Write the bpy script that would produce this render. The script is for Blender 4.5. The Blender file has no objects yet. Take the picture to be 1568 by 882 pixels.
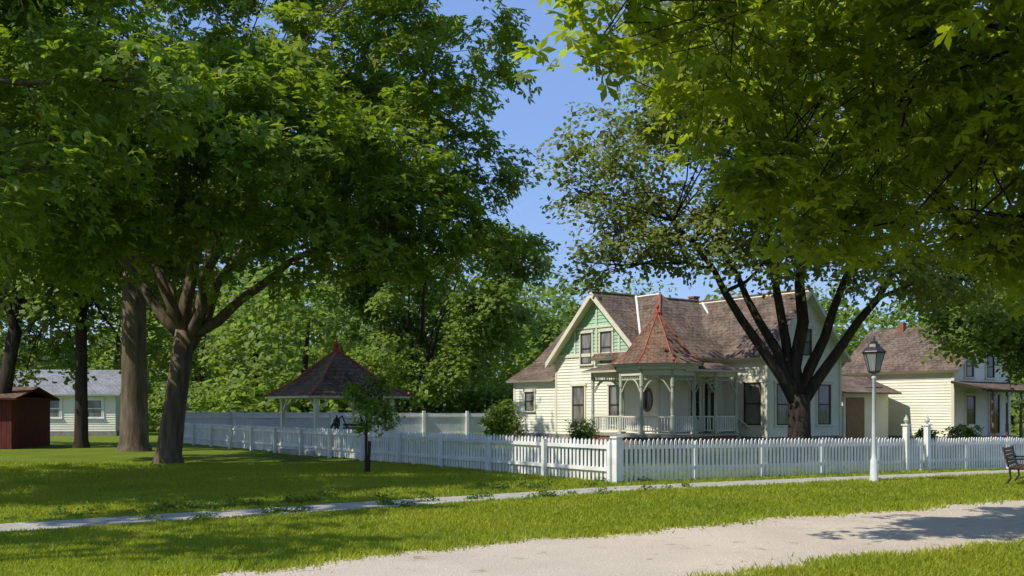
import bpy, math, random
import numpy as np
from mathutils import Vector
random.seed(3)
sc=bpy.context.scene
sc.view_settings.view_transform='Standard'
sc.view_settings.look='None'
sc.view_settings.exposure=0
TH=math.radians(35.5)
U=np.array([math.cos(TH),math.sin(TH)]); V=np.array([-math.sin(TH),math.cos(TH)])
O=np.array([2.33,22.0])
def smooth(a,b,x):
    t=np.clip((x-a)/(b-a),0,1); return t*t*(3-2*t)
def T(x,y):
    return -np.clip(0.0175*(x-2.5),0,0.34)*(1-smooth(34,42,y))
def ST(s,t):
    p=O+U*s+V*t; return float(p[0]),float(p[1])

# ---------------------------------------------------------------- materials
def newmat(name):
    m=bpy.data.materials.new(name); m.use_nodes=True
    nt=m.node_tree; nt.nodes.clear()
    out=nt.nodes.new('ShaderNodeOutputMaterial')
    return m,nt,out
def mixc(nt,fac,a,b):
    m=nt.nodes.new('ShaderNodeMix'); m.data_type='RGBA'
    for sock,val in ((m.inputs[0],fac),(m.inputs[6],a),(m.inputs[7],b)):
        if isinstance(val,bpy.types.NodeSocket): nt.links.new(val,sock)
        elif isinstance(val,(tuple,list)): sock.default_value=(*val[:3],1)
        else: sock.default_value=val
    return m.outputs[2]
def noise(nt,scale,detail=4,vec=None,rough=.55):
    n=nt.nodes.new('ShaderNodeTexNoise'); n.inputs['Scale'].default_value=scale; n.inputs['Detail'].default_value=detail
    n.inputs['Roughness'].default_value=rough
    if vec is not None: nt.links.new(vec,n.inputs['Vector'])
    return n.outputs['Fac']
def ramp(nt,fac,a,b):
    r=nt.nodes.new('ShaderNodeMapRange'); r.inputs[1].default_value=a; r.inputs[2].default_value=b
    nt.links.new(fac,r.inputs[0]); return r.outputs[0]
def pos(nt): return nt.nodes.new('ShaderNodeNewGeometry').outputs['Position']
def mapping(nt,vec,scale):
    m=nt.nodes.new('ShaderNodeMapping'); m.inputs['Scale'].default_value=scale; nt.links.new(vec,m.inputs[0]); return m.outputs[0]
def basic(name,c1,c2=None,scale=3,rough=.7,bump=0,bscale=30,spec=.3,metal=0,stretch=None):
    m,nt,out=newmat(name); p=nt.nodes.new('ShaderNodeBsdfPrincipled')
    nt.links.new(p.outputs[0],out.inputs[0]); p.inputs['Roughness'].default_value=rough
    p.inputs['Specular IOR Level'].default_value=spec; p.inputs['Metallic'].default_value=metal
    P=pos(nt)
    if stretch: P=mapping(nt,P,stretch)
    if c2 is None: c2=tuple(x*.8 for x in c1)
    f=ramp(nt,noise(nt,scale,5,P),.35,.65)
    nt.links.new(mixc(nt,f,c1,c2),p.inputs['Base Color'])
    if bump:
        b=nt.nodes.new('ShaderNodeBump'); b.inputs['Strength'].default_value=bump; b.inputs['Distance'].default_value=.02
        nt.links.new(noise(nt,bscale,5,P),b.inputs['Height']); nt.links.new(b.outputs[0],p.inputs['Normal'])
    return m
M={}
M['cream']=basic('cream_paint',(.81,.78,.66),(.74,.71,.59),1.2,.55,.1,20)
M['trim']=basic('trim_paint',(.73,.69,.55),(.63,.59,.46),2,.5)
M['white']=basic('white_paint',(.80,.80,.77),(.66,.66,.63),2.5,.6,.1,40)
M['whiteb']=basic('weathered_white_paint',(.70,.71,.70),(.56,.57,.57),1.5,.6,.1,40)
M['green']=basic('pale_green_paint',(.38,.60,.42),(.32,.52,.36),4,.55)
M['greytrim']=basic('greygreen_trim',(.46,.50,.40),(.38,.42,.33),3,.5)
M['sash']=basic('dark_sash',(.035,.028,.02),(.05,.04,.03),4,.4)
M['brownsash']=basic('brown_sash',(.22,.11,.06),(.16,.08,.05),4,.5)
M['red']=basic('terracotta_red',(.42,.10,.05),(.30,.07,.04),5,.6)
M['barn']=basic('barn_red',(.16,.035,.02),(.09,.02,.015),2,.8,stretch=(6,6,1))
M['brick']=basic('brick_red',(.28,.12,.08),(.20,.09,.06),9,.9)
M['stone']=basic('foundation_stone',(.30,.28,.25),(.2,.19,.17),4,.9,.3,10)
M['black']=basic('black_iron',(.012,.012,.012),(.03,.028,.025),12,.45,spec=.5)
M['wood']=basic('bench_wood',(.13,.055,.03),(.08,.035,.02),6,.5,stretch=(1,1,8))
M['whitepole']=basic('white_pole_paint',(.62,.65,.66),(.52,.55,.56),6,.45)
M['floor']=basic('porch_floor_grey',(.35,.34,.31),(.28,.27,.25),4,.6)
def glassmat(name,c1,c2,rough=.06):
    m,nt,out=newmat(name); p=nt.nodes.new('ShaderNodeBsdfPrincipled'); nt.links.new(p.outputs[0],out.inputs[0])
    P=mapping(nt,pos(nt),(2.2,2.2,.5))
    nt.links.new(mixc(nt,ramp(nt,noise(nt,1.6,2,P),.4,.6),c1,c2),p.inputs['Base Color'])
    p.inputs['Roughness'].default_value=rough; p.inputs['Specular IOR Level'].default_value=.6
    return m
M['glass']=glassmat('window_glass',(.10,.095,.085),(.22,.21,.18))
M['darkglass']=glassmat('dark_window_glass',(.015,.016,.015),(.05,.05,.045))
m,nt,out=newmat('lantern_glass'); p=nt.nodes.new('ShaderNodeBsdfPrincipled'); nt.links.new(p.outputs[0],out.inputs[0])
p.inputs['Base Color'].default_value=(.55,.6,.6,1); p.inputs['Roughness'].default_value=.1; p.inputs['Transmission Weight'].default_value=.6
M['lglass']=m
def shingle(name,c1,c2,c3):
    m,nt,out=newmat(name); p=nt.nodes.new('ShaderNodeBsdfPrincipled'); nt.links.new(p.outputs[0],out.inputs[0])
    uv=nt.nodes.new('ShaderNodeUVMap').outputs[0]
    b=nt.nodes.new('ShaderNodeTexBrick'); nt.links.new(uv,b.inputs[0])
    b.inputs['Scale'].default_value=1; b.inputs['Brick Width'].default_value=.26; b.inputs['Row Height'].default_value=.2
    b.inputs['Mortar Size'].default_value=.018; b.inputs['Mortar'].default_value=(*[x*.3 for x in c1],1)
    b.inputs['Color1'].default_value=(*c1,1); b.inputs['Color2'].default_value=(*c2,1); b.inputs['Bias'].default_value=0
    col=mixc(nt,ramp(nt,noise(nt,1.1,5,pos(nt)),.4,.75),b.outputs['Color'],c3)
    col=mixc(nt,ramp(nt,noise(nt,7,4,pos(nt),.7),.45,.7),col,tuple(x*.5 for x in c2))
    nt.links.new(col,p.inputs['Base Color']); p.inputs['Roughness'].default_value=.85; p.inputs['Specular IOR Level'].default_value=.2
    bp=nt.nodes.new('ShaderNodeBump'); bp.inputs['Strength'].default_value=.9; bp.inputs['Distance'].default_value=.04
    sx=nt.nodes.new('ShaderNodeSeparateXYZ'); nt.links.new(uv,sx.inputs[0])
    fr=nt.nodes.new('ShaderNodeMath'); fr.operation='MULTIPLY'; fr.inputs[1].default_value=1/.2; nt.links.new(sx.outputs[1],fr.inputs[0])
    f2=nt.nodes.new('ShaderNodeMath'); f2.operation='FRACT'; nt.links.new(fr.outputs[0],f2.inputs[0])
    f3=nt.nodes.new('ShaderNodeMath'); f3.operation='SUBTRACT'; f3.inputs[0].default_value=1; nt.links.new(f2.outputs[0],f3.inputs[1])
    nt.links.new(f3.outputs[0],bp.inputs['Height']); nt.links.new(bp.outputs[0],p.inputs['Normal'])
    return m
M['roof']=shingle('cedar_shingles',(.185,.135,.10),(.095,.066,.05),(.24,.175,.13))
M['roof2']=shingle('worn_shingles',(.21,.14,.10),(.11,.07,.05),(.28,.175,.12))
M['rooflight']=shingle('light_roof',(.27,.275,.28),(.22,.22,.23),(.32,.32,.33))
def leafmat(name,d1,d2,tr,tf=.38):
    m,nt,out=newmat(name)
    a=nt.nodes.new('ShaderNodeAttribute'); a.attribute_name='rnd'
    c=mixc(nt,a.outputs['Fac'],d1,d2)
    nz=ramp(nt,noise(nt,.45,3,pos(nt)),.35,.7)
    c2=mixc(nt,nz,c,tuple(x*k for x,k in zip(d2,(1.25,1.1,.9))))
    p=nt.nodes.new('ShaderNodeBsdfPrincipled'); nt.links.new(c2,p.inputs['Base Color'])
    p.inputs['Roughness'].default_value=.5; p.inputs['Specular IOR Level'].default_value=.25
    t=nt.nodes.new('ShaderNodeBsdfTranslucent')
    nt.links.new(mixc(nt,a.outputs['Fac'],tr,tuple(x*1.35 for x in tr)),t.inputs[0])
    mx=nt.nodes.new('ShaderNodeMixShader'); mx.inputs[0].default_value=tf
    nt.links.new(p.outputs[0],mx.inputs[1]); nt.links.new(t.outputs[0],mx.inputs[2]); nt.links.new(mx.outputs[0],out.inputs[0])
    return m
M['leafA']=leafmat('maple_leaves',(.055,.12,.014),(.14,.215,.026),(.31,.43,.022),.44)
M['leafB']=leafmat('ash_leaves',(.09,.13,.04),(.17,.21,.06),(.29,.36,.045),.4)
M['leafC']=leafmat('near_maple_leaves',(.055,.105,.008),(.13,.185,.015),(.44,.54,.015),.48)
M['leafF']=leafmat('far_leaves',(.075,.14,.03),(.15,.22,.05),(.31,.43,.05),.42)
M['bush']=leafmat('bush_leaves',(.05,.10,.015),(.12,.19,.03),(.14,.23,.02))
M['litter']=leafmat('litter_leaves',(.16,.12,.03),(.22,.20,.04),(.2,.2,.03))
M['bark']=basic('bark',(.17,.13,.09),(.08,.062,.043),2.2,.95,1.0,9,.1,stretch=(3,3,.5))
M['barkd']=basic('dark_bark',(.065,.05,.037),(.03,.024,.019),2.2,.95,1.0,9,.1,stretch=(3,3,.5))

# ---------------------------------------------------------------- builders
class MB:
    def __init__(s): s.v=[];s.f=[];s.m=[];s.mats=[]
    def mi(s,k):
        if k not in s.mats: s.mats.append(k)
        return s.mats.index(k)
    def add(s,vs,fs,k):
        o=len(s.v); s.v+= [tuple(map(float,q)) for q in vs]; i=s.mi(k)
        for f in fs: s.f.append([o+j for j in f]); s.m.append(i)
    def box(s,x0,x1,y0,y1,z0,z1,k):
        s.add([(x0,y0,z0),(x1,y0,z0),(x1,y1,z0),(x0,y1,z0),(x0,y0,z1),(x1,y0,z1),(x1,y1,z1),(x0,y1,z1)],
              [(0,3,2,1),(4,5,6,7),(0,1,5,4),(1,2,6,5),(2,3,7,6),(3,0,4,7)],k)
    def obox(s,P,d,s0,s1,z0,z1,o0,o1,k):
        n=(d[1],-d[0])
        def q(a,o,z): return (P[0]+d[0]*a+n[0]*o,P[1]+d[1]*a+n[1]*o,z)
        s.add([q(s0,o1,z0),q(s1,o1,z0),q(s1,o0,z0),q(s0,o0,z0),q(s0,o1,z1),q(s1,o1,z1),q(s1,o0,z1),q(s0,o0,z1)],
              [(0,3,2,1),(4,5,6,7),(0,1,5,4),(1,2,6,5),(2,3,7,6),(3,0,4,7)],k)
    def slab(s,pts,th,k,k2=None):
        P=[Vector(p) for p in pts]; n=(P[1]-P[0]).cross(P[2]-P[0]).normalized()
        if n.z<0: P=P[::-1]; n=-n
        b=[p-n*th for p in P]; c=len(P)
        s.add(P,[tuple(range(c))],k)
        s.add(P+b,[tuple(range(2*c-1,c-1,-1))]+[(i,i+c,(i+1)%c+c,(i+1)%c) for i in range(c)],k2 or k)
    def tube(s,pts,rs,k,n=8):
        P=[Vector(p) for p in pts]; vs=[]; fs=[]
        up=Vector((.31,.17,.93))
        for i,p in enumerate(P):
            d=(P[min(i+1,len(P)-1)]-P[max(i-1,0)]).normalized()
            a=d.cross(up if abs(d.dot(up))<.97 else Vector((1,0,0))).normalized(); b=d.cross(a)
            for j in range(n):
                an=2*math.pi*j/n; vs.append(p+(a*math.cos(an)+b*math.sin(an))*rs[i])
        for i in range(len(P)-1):
            for j in range(n): fs.append((i*n+j,i*n+(j+1)%n,(i+1)*n+(j+1)%n,(i+1)*n+j))
        fs.append(tuple(range(n))[::-1]); fs.append(tuple(range((len(P)-1)*n,len(P)*n)))
        s.add(vs,fs,k)
    def lathe(s,x,y,prof,k,n=12,ph=0):
        vs=[];fs=[]
        for z,r in prof:
            for j in range(n):
                a=ph+2*math.pi*j/n; vs.append((x+r*math.cos(a),y+r*math.sin(a),z))
        for i in range(len(prof)-1):
            for j in range(n): fs.append((i*n+j,i*n+(j+1)%n,(i+1)*n+(j+1)%n,(i+1)*n+j))
        fs.append(tuple(range(n))[::-1]); fs.append(tuple(range((len(prof)-1)*n,len(prof)*n)))
        s.add(vs,fs,k)
    def siding(s,P,d,rng,z0,z1,k,step=.14):
        n=(d[1],-d[0]); z=z0
        def q(a,o,z): return (P[0]+d[0]*a+n[0]*o,P[1]+d[1]*a+n[1]*o,z)
        while z<z1-.01:
            zt=min(z+step,z1); a0,b0=rng(z); a1,b1=rng(zt)
            if b0-a0<.05: break
            s.add([q(a0,.034,z),q(b0,.034,z),q(b1,.008,zt),q(a1,.008,zt),q(a0,.0,z),q(b0,.0,z)],[(0,1,2,3),(4,5,1,0)],k)
            z=zt
    def window(s,P,d,c,w,z0,z1,sash='sash',glass='glass',trim='trim'):
        a,b=c-w/2,c+w/2
        s.obox(P,d,a,b,z0,z1,0,.044,glass)
        t=.055
        for q in ((a,a+t,z0,z1),(b-t,b,z0,z1),(a+t,b-t,z0,z0+t),(a+t,b-t,z1-t,z1)):
            s.obox(P,d,*q,0.003,.082,sash)
        zm=(z0+z1)/2; s.obox(P,d,a+t,b-t,zm-.03,zm+.03,.003,.066,sash)
        k=.10
        s.obox(P,d,a-k,a,z0,z1,.003,.072,trim); s.obox(P,d,b,b+k,z0,z1,.003,.072,trim)
        s.obox(P,d,a-k-.04,b+k+.04,z1,z1+.13,.003,.10,trim); s.obox(P,d,a-k-.03,b+k+.03,z0-.07,z0,.003,.115,trim)
    def obj(s,name,parent=None,smoothf=False):
        me=bpy.data.meshes.new(name); me.from_pydata(s.v,[],s.f)
        for k in s.mats: me.materials.append(M[k])
        me.polygons.foreach_set('material_index',s.m)
        if any(k.startswith('roof') for k in s.mats):
            uv=me.uv_layers.new(name='UVMap'); Z=Vector((0,0,1))
            for p in me.polygons:
                n=p.normal; h=Z.cross(n)
                h=h.normalized() if h.length>.01 else Vector((1,0,0)); q=n.cross(h)
                for li in p.loop_indices:
                    co=me.vertices[me.loops[li].vertex_index].co; uv.data[li].uv=(co.dot(h),co.dot(q))
        if smoothf: me.polygons.foreach_set('use_smooth',[True]*len(me.polygons))
        ob=bpy.data.objects.new(name,me); sc.collection.objects.link(ob)
        if parent: ob.parent=parent
        return ob
def empty(name,x=0,y=0,z=0,rot=0):
    e=bpy.data.objects.new(name,None); sc.collection.objects.link(e); e.location=(x,y,z); e.rotation_euler=(0,0,rot); e.empty_display_size=.3; return e

TOTAL=0
def quadmesh(name,verts,k,rnd,mat,parent=None,nv=4):
    global TOTAL
    nq=len(verts)//nv; TOTAL+=nq
    me=bpy.data.meshes.new(name)
    me.vertices.add(len(verts)); me.vertices.foreach_set('co',verts.astype(np.float32).ravel())
    me.loops.add(len(verts)); me.loops.foreach_set('vertex_index',np.arange(len(verts),dtype=np.int32))
    me.polygons.add(nq); me.polygons.foreach_set('loop_start',np.arange(0,len(verts),nv,dtype=np.int32))
    me.update(calc_edges=True)
    at=me.attributes.new('rnd','FLOAT','FACE'); at.data.foreach_set('value',rnd.astype(np.float32))
    me.materials.append(M[mat])
    ob=bpy.data.objects.new(name,me); sc.collection.objects.link(ob)
    if parent: ob.parent=parent
    return ob
def unit(a): return a/np.maximum(np.linalg.norm(a,axis=1,keepdims=True),1e-6)
KA={1:([0],[1],.36),3:([-1.0,0,1.0],[.82,1,.82],.21),5:([-2.0,-1.0,0,1.0,2.0],[.5,.85,1,.85,.5],.19)}
def leafverts(P,Nn,size,kites,rng):
    n=len(P); t=rng.normal(size=(n,3)); t[:,2]-=.3
    a=unit(t-(t*Nn).sum(1,keepdims=True)*Nn); b=np.cross(Nn,a)
    s=(size*(.65+.7*rng.random(n)))[:,None]
    A,L,w=KA[kites]; out=np.empty((n,kites,4,3),dtype=np.float32)
    for i,(an,l) in enumerate(zip(A,L)):
        d=math.cos(an)*a+math.sin(an)*b; e=-math.sin(an)*a+math.cos(an)*b
        out[:,i,0]=P; out[:,i,1]=P+d*l*.55*s+e*w*s-Nn*.03*s; out[:,i,2]=P+d*l*s-Nn*.18*s; out[:,i,3]=P+d*l*.55*s-e*w*s-Nn*.03*s
    return out.reshape(-1,3)
def sprays(L,spr,lps,rng,sr=.55,zs=.75,rin=.35):
    C=np.array(L); tot=(C[:,3]**2); cnt=np.maximum(3,(spr*tot/tot.sum())).astype(int)
    idx=np.repeat(np.arange(len(C)),cnt); n=len(idx)
    d=unit(rng.normal(size=(n,3)))
    r=C[idx,3]*(rin+(1.08-rin)*rng.random(n)**.6)
    c=C[idx,:3]+d*r[:,None]*np.array([1,1,zs])
    ax=unit(d*.55+np.array([0,0,.9])+rng.normal(size=(n,3))*.18)
    shade=np.clip(rng.normal(.5,.22,n),0,1)
    I=np.repeat(np.arange(n),lps); m=len(I)
    t=rng.normal(size=(m,3)); t=t-(t*ax[I]).sum(1,keepdims=True)*ax[I]; t=unit(t)
    rr=sr*np.sqrt(rng.random(m))[:,None]*(.6+.8*rng.random(n))[I][:,None]
    P=c[I]+t*rr+ax[I]*rng.normal(0,.13*sr/.55,m)[:,None]; P[:,2]-=(rr[:,0]**2)*.35
    Nn=unit(ax[I]+rng.normal(size=(m,3))*.42)
    return P,Nn,np.clip(shade[I]+rng.normal(0,.18,m),0,1),c
def tree(name,x,y,r0,hf,cc,R,nl=40,spr=50,lps=30,leaf=.2,kites=3,mat='leafA',bark='bark',seed=1,lean=(0,0),lr=.30,extra=[],nlimb=6,sr=.55,limbs=None,rin=.35,cut=None,lk=1.0):
    rng=np.random.default_rng(seed); z0=float(T(x,y))
    e=empty(name,x,y,z0)
    cx,cy,cz=cc; L=[]
    k=0
    while len(L)<nl and k<4000:
        k+=1
        d=unit(rng.normal(size=(1,3)))[0]; q=(.35+.55*rng.random()**.5)
        p=(cx+d[0]*q*R[0],cy+d[1]*q*R[1],cz+d[2]*q*R[2])
        if cut and cut(p[0]+x,p[1]+y,p[2]): continue
        L.append((*p,lr*min(R)*(.65+.6*rng.random())))
    L+=[(a-x,b-y,c,d) for a,b,c,d in extra]
    P,Nn,rn,C=sprays(L,spr,lps,rng,sr,rin=rin)
    fv=leafverts(P,Nn,leaf,kites,rng)
    quadmesh('foliage',fv,kites,np.repeat(rn,kites),mat,e)
    mb=MB()
    fk=Vector((lean[0],lean[1],hf))
    tp=[(0,0,-.25),(0.0,0,.0),(lean[0]*.05,lean[1]*.05,.35),(lean[0]*.35,lean[1]*.35,hf*.4),(lean[0]*.7,lean[1]*.7,hf*.75),tuple(fk)]
    mb.tube(tp,[r0*1.65,r0*1.4,r0*1.1,r0*.95,r0*.9,r0*.92],bark,14)
    ends=[]
    if limbs is None:
        for i in range(nlimb):
            a=2*math.pi*(i+.3*rng.random())/nlimb+seed
            rr=.45 if i else .05
            ends.append(Vector((cx+math.cos(a)*R[0]*rr,cy+math.sin(a)*R[1]*rr,cz+R[2]*(.1 if i else .7)+R[2]*.3*(rng.random()-.5))))
    else: ends=[Vector(q) for q in limbs]
    paths=[]
    for i,en in enumerate(ends):
        st=fk-Vector((0,0,.1*r0+.25*i*r0)); pts=[]; ctrl=st.lerp(en,.45)+Vector((0,0,.6))*(1 if i else .2)+Vector(rng.normal(0,.25,3))
        for j in range(8):
            t=j/7; q=st*(1-t)**2+ctrl*2*t*(1-t)+en*t*t
            if 0<j<7: q=q+Vector(rng.normal(0,.10,3))
            pts.append(q)
        rl=r0*(.62 if i else .75)*(1 if len(ends)<5 else .85)*lk; mb.tube(pts,[rl*(1-.78*j/7) for j in range(8)],bark,9); paths.append((pts,rl))
    for l in L:
        q=Vector(l[:3]); best=None
        for pts,rl in paths:
            for j in range(2,8):
                dd=(pts[j]-q).length+ (0 if pts[j].z<q.z+.5 else 2)
                if best is None or dd<best[0]: best=(dd,pts[j],rl*(1-.78*j/7))
        a=best[1]; rb=min(best[2]*.6,r0*.22*lk); mid=a.lerp(q,.5)+Vector(rng.normal(0,.25,3))+Vector((0,0,.25))
        pp=[a,a.lerp(mid,.5)+Vector(rng.normal(0,.08,3)),mid,mid.lerp(q,.5)+Vector(rng.normal(0,.08,3)),q]
        mb.tube(pp,[rb,rb*.85,rb*.65,rb*.5,rb*.3],bark,6)
        dists=((C-np.array(q))**2).sum(1); near=np.argsort(dists)[:60]
        for ii in rng.choice(near,min(7,len(near)),replace=False):
            w=Vector(C[ii]); s0=pp[2].lerp(q,rng.random()); mm=s0.lerp(w,.5)+Vector(rng.normal(0,.12,3))
            mb.tube([s0,mm,w],[rb*.3+.006,rb*.2+.004,.006],bark,4)
    mb.obj('trunk_and_limbs',e,True)
    return e

# ---------------------------------------------------------------- ground
def groundmat():
    m,nt,out=newmat('lawn'); p=nt.nodes.new('ShaderNodeBsdfPrincipled'); nt.links.new(p.outputs[0],out.inputs[0])
    P=pos(nt)
    c=mixc(nt,ramp(nt,noise(nt,.5,5,P),.35,.65),(.135,.185,.016),(.20,.25,.027))
    c=mixc(nt,ramp(nt,noise(nt,14,5,P,.7),.3,.75),c,(.09,.13,.012))
    c=mixc(nt,ramp(nt,noise(nt,1.3,4,P),.64,.8),c,(.22,.21,.055))
    nt.links.new(c,p.inputs['Base Color']); p.inputs['Roughness'].default_value=.9; p.inputs['Specular IOR Level'].default_value=.1
    b=nt.nodes.new('ShaderNodeBump'); b.inputs['Strength'].default_value=.9; b.inputs['Distance'].default_value=.05
    nt.links.new(noise(nt,22,5,P,.7),b.inputs['Height']); nt.links.new(b.outputs[0],p.inputs['Normal'])
    return m
M['lawn']=groundmat()
def roadmat():
    m,nt,out=newmat('gravel'); p=nt.nodes.new('ShaderNodeBsdfPrincipled'); nt.links.new(p.outputs[0],out.inputs[0])
    P=pos(nt)
    c=mixc(nt,ramp(nt,noise(nt,.6,5,P),.35,.7),(.66,.57,.46),(.54,.465,.375))
    c=mixc(nt,ramp(nt,noise(nt,45,4,P,.8),.48,.72),c,(.30,.255,.205))
    v=nt.nodes.new('ShaderNodeTexVoronoi'); v.inputs['Scale'].default_value=24; nt.links.new(P,v.inputs['Vector'])
    c=mixc(nt,ramp(nt,v.outputs['Distance'],.0,.16),(.72,.66,.57),c)
    c=mixc(nt,ramp(nt,noise(nt,2.2,4,P,.7),.60,.72),c,(.30,.23,.15))
    nt.links.new(c,p.inputs['Base Color']); p.inputs['Roughness'].default_value=.95; p.inputs['Specular IOR Level'].default_value=.1
    b=nt.nodes.new('ShaderNodeBump'); b.inputs['Strength'].default_value=.8; b.inputs['Distance'].default_value=.03
    nt.links.new(noise(nt,24,5,P,.8),b.inputs['Height']); nt.links.new(b.outputs[0],p.inputs['Normal'])
    return m
M['road']=roadmat()
M['walk']=basic('concrete',(.44,.41,.36),(.32,.295,.255),2,.9,.3,40)
xs=np.concatenate([[-900,-500,-250,-120,-70],np.arange(-45,46,.75),[70,120,250,500,900]])
ys=np.concatenate([[-300,-100,-30],np.arange(-10,56,.75),[75,100,150,250,500,1200]])
X,Y=np.meshgrid(xs,ys); Z=T(X,Y)
nx=len(xs); vs=np.stack([X,Y,Z],-1).reshape(-1,3)
fs=[(j*nx+i,j*nx+i+1,(j+1)*nx+i+1,(j+1)*nx+i) for j in range(len(ys)-1) for i in range(nx-1)]
me=bpy.data.meshes.new('ground'); me.from_pydata(vs.tolist(),[],fs); me.materials.append(M['lawn'])
for p in me.polygons: p.use_smooth=True
g=bpy.data.objects.new('ground',me); sc.collection.objects.link(g)
def wob(s,k): return .14*math.sin(s*1.1+k)+.09*math.sin(s*2.7+2*k)+.05*math.sin(s*6.1+k*3)+.04*math.sin(s*11+k)
def strip(name,t0,t1,s0,s1,mat,h,w=0,n=8,ds=.5):
    vs=[];fs=[];ss=np.arange(s0,s1,ds)
    for i,s in enumerate(ss):
        a=t0+w*wob(s,1.3); b=t1+w*wob(s,4.1)
        for j in range(n+1):
            t=a+(b-a)*j/n; x,y=ST(s,t)
            zz=float(T(x,y))+h
            if w: zz+= -.006 if j in(0,n) else .008*math.sin(math.pi*j/n)
            vs.append((x,y,zz))
    for i in range(len(ss)-1):
        for j in range(n): o=i*(n+1)+j; fs.append((o,o+n+1,o+n+2,o+1)[::-1])
    o=len(vs); c=n+1
    for i in range(len(ss)):
        for j in (0,n): q=vs[i*c+j]; vs.append((q[0],q[1],q[2]-.12))
    for i in range(len(ss)-1):
        fs.append((i*c,(i+1)*c,o+2*(i+1),o+2*i)); fs.append((i*c+n,o+2*i+1,o+2*(i+1)+1,(i+1)*c+n))
    me=bpy.data.meshes.new(name); me.from_pydata(vs,[],fs); me.materials.append(M[mat])
    ob=bpy.data.objects.new(name,me); sc.collection.objects.link(ob)
strip('gravel_road',-9.9,-6.35,-40,45,'road',.014,1,10,.25)
mb=MB(); s=-40
while s<34:
    L_=1.45; dz=random.uniform(-.004,.006)
    P4=[ST(s,-1.72),ST(s+L_,-1.72),ST(s+L_,-.62),ST(s,-.62)]
    top=[(x,y,float(T(x,y))+.03+dz) for x,y in P4]; bot=[(x,y,z-.15) for x,y,z in top]
    mb.add(top+bot,[(0,1,2,3),(0,4,5,1),(1,5,6,2),(2,6,7,3),(3,7,4,0)],'walk'); s+=1.465
mb.obj('sidewalk')
def wv(s,k): return .14*np.sin(s*1.1+k)+.09*np.sin(s*2.7+2*k)+.05*np.sin(s*6.1+k*3)+.04*np.sin(s*11+k)
def st_of(x,y):
    sx=x-O[0]; sy=y-O[1]; return sx*U[0]+sy*U[1], sx*V[0]+sy*V[1]
def grass():
    rng=np.random.default_rng(5)
    n=400000; d=9.0*(30/9.0)**rng.random(n); x=(rng.random(n)*1.14-.57)*d
    y=d; s,t=st_of(x,y)
    j=rng.normal(0,.17,n)
    road=(t>-9.9+wv(s,1.3)+j+.05)&(t<-6.35+wv(s,4.1)+j-.05)
    jj=np.abs(rng.normal(0,.05,n)); walk=(t>-1.72+jj)&(t<-.62-jj)
    keep=~(road|walk)
    x,y,d,t=x[keep],y[keep],d[keep],t[keep]; n=len(x)
    cl=.5+.5*np.sin(x*2.1+np.sin(y*1.7)*2)*np.sin(y*2.6+np.sin(x*1.3)*2)
    edge=np.exp(-np.minimum(np.abs(t+6.35),np.abs(t+9.9))/.3)
    h=(.035+.035*rng.random(n)+.03*cl*rng.random(n)+.06*edge*rng.random(n))*np.clip(d/16,1,1.4)
    wd=.0045+.0008*d
    a=rng.random(n)*6.283; ln=rng.normal(0,.5,(n,2))
    z=T(x,y)
    P=np.stack([x,y,z],1); D=np.stack([np.cos(a),np.sin(a),0*a],1)*wd[:,None]
    tip=P+np.stack([ln[:,0]*h,ln[:,1]*h,h],1)
    v=np.stack([P-D,P+D,tip],1).reshape(-1,3)
    quadmesh('grass',v,1,np.clip(rng.normal(.45,.25,n)+.3*edge,0,1),'grass',nv=3)
M['grass']=leafmat('grass_blades',(.14,.20,.012),(.28,.33,.035),(.42,.49,.02),.42)
grass()
rng=np.random.default_rng(12); n=2600
s=rng.uniform(-14,14,n); side=rng.random(n)<.6
t=np.where(side,-6.35+wv(s,4.1)-np.abs(rng.normal(0,.3,n)),-9.9+wv(s,1.3)+np.abs(rng.normal(0,.3,n)))
mid=rng.random(n)<.35; t=np.where(mid,rng.uniform(-9.7,-6.5,n),t)
mb=MB()
for a,b in zip(s,t):
    x,y=ST(a,b); r=random.uniform(.008,.022); z=float(T(x,y))+.018
    vs=[(x+r*math.cos(k*1.571+a),y+r*math.sin(k*1.571+a)*random.uniform(.6,1.1),z) for k in range(4)]+[(x,y,z+r*.8)]
    mb.add(vs,[(0,1,4),(1,2,4),(2,3,4),(3,0,4)],'road')
mb.obj('loose_gravel')
rng=np.random.default_rng(9); L=[]
for i in range(90):
    s=-14+rng.random()*15; x,y=ST(s,-.35+abs(rng.normal(0,.5))+ (0 if rng.random()<.7 else -1.6)); L.append((x,y,.01,.09+.1*rng.random()))
P,Nn,rn,_=sprays(L,1100,9,rng,.1)
P[:,2]=np.abs(P[:,2])+.01
quadmesh('clover_patch',leafverts(P,Nn,.05,1,rng),1,rn,'bush')
rng=np.random.default_rng(19); n=420
d=10*(2.6)**rng.random(n); x=(rng.random(n)*1.1-.55)*d; s,t=st_of(x,d); k=~((t>-10)&(t<-6.2)); x=x[k];d=d[k];n=len(x)
P=np.stack([x,d,T(x,d)+.04],1)
quadmesh('fallen_leaves',leafverts(P,unit(np.array([0,0,1])+rng.normal(size=(n,3))*.3),.06,3,rng),3,np.repeat(rng.random(n),3),'litter')

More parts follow.
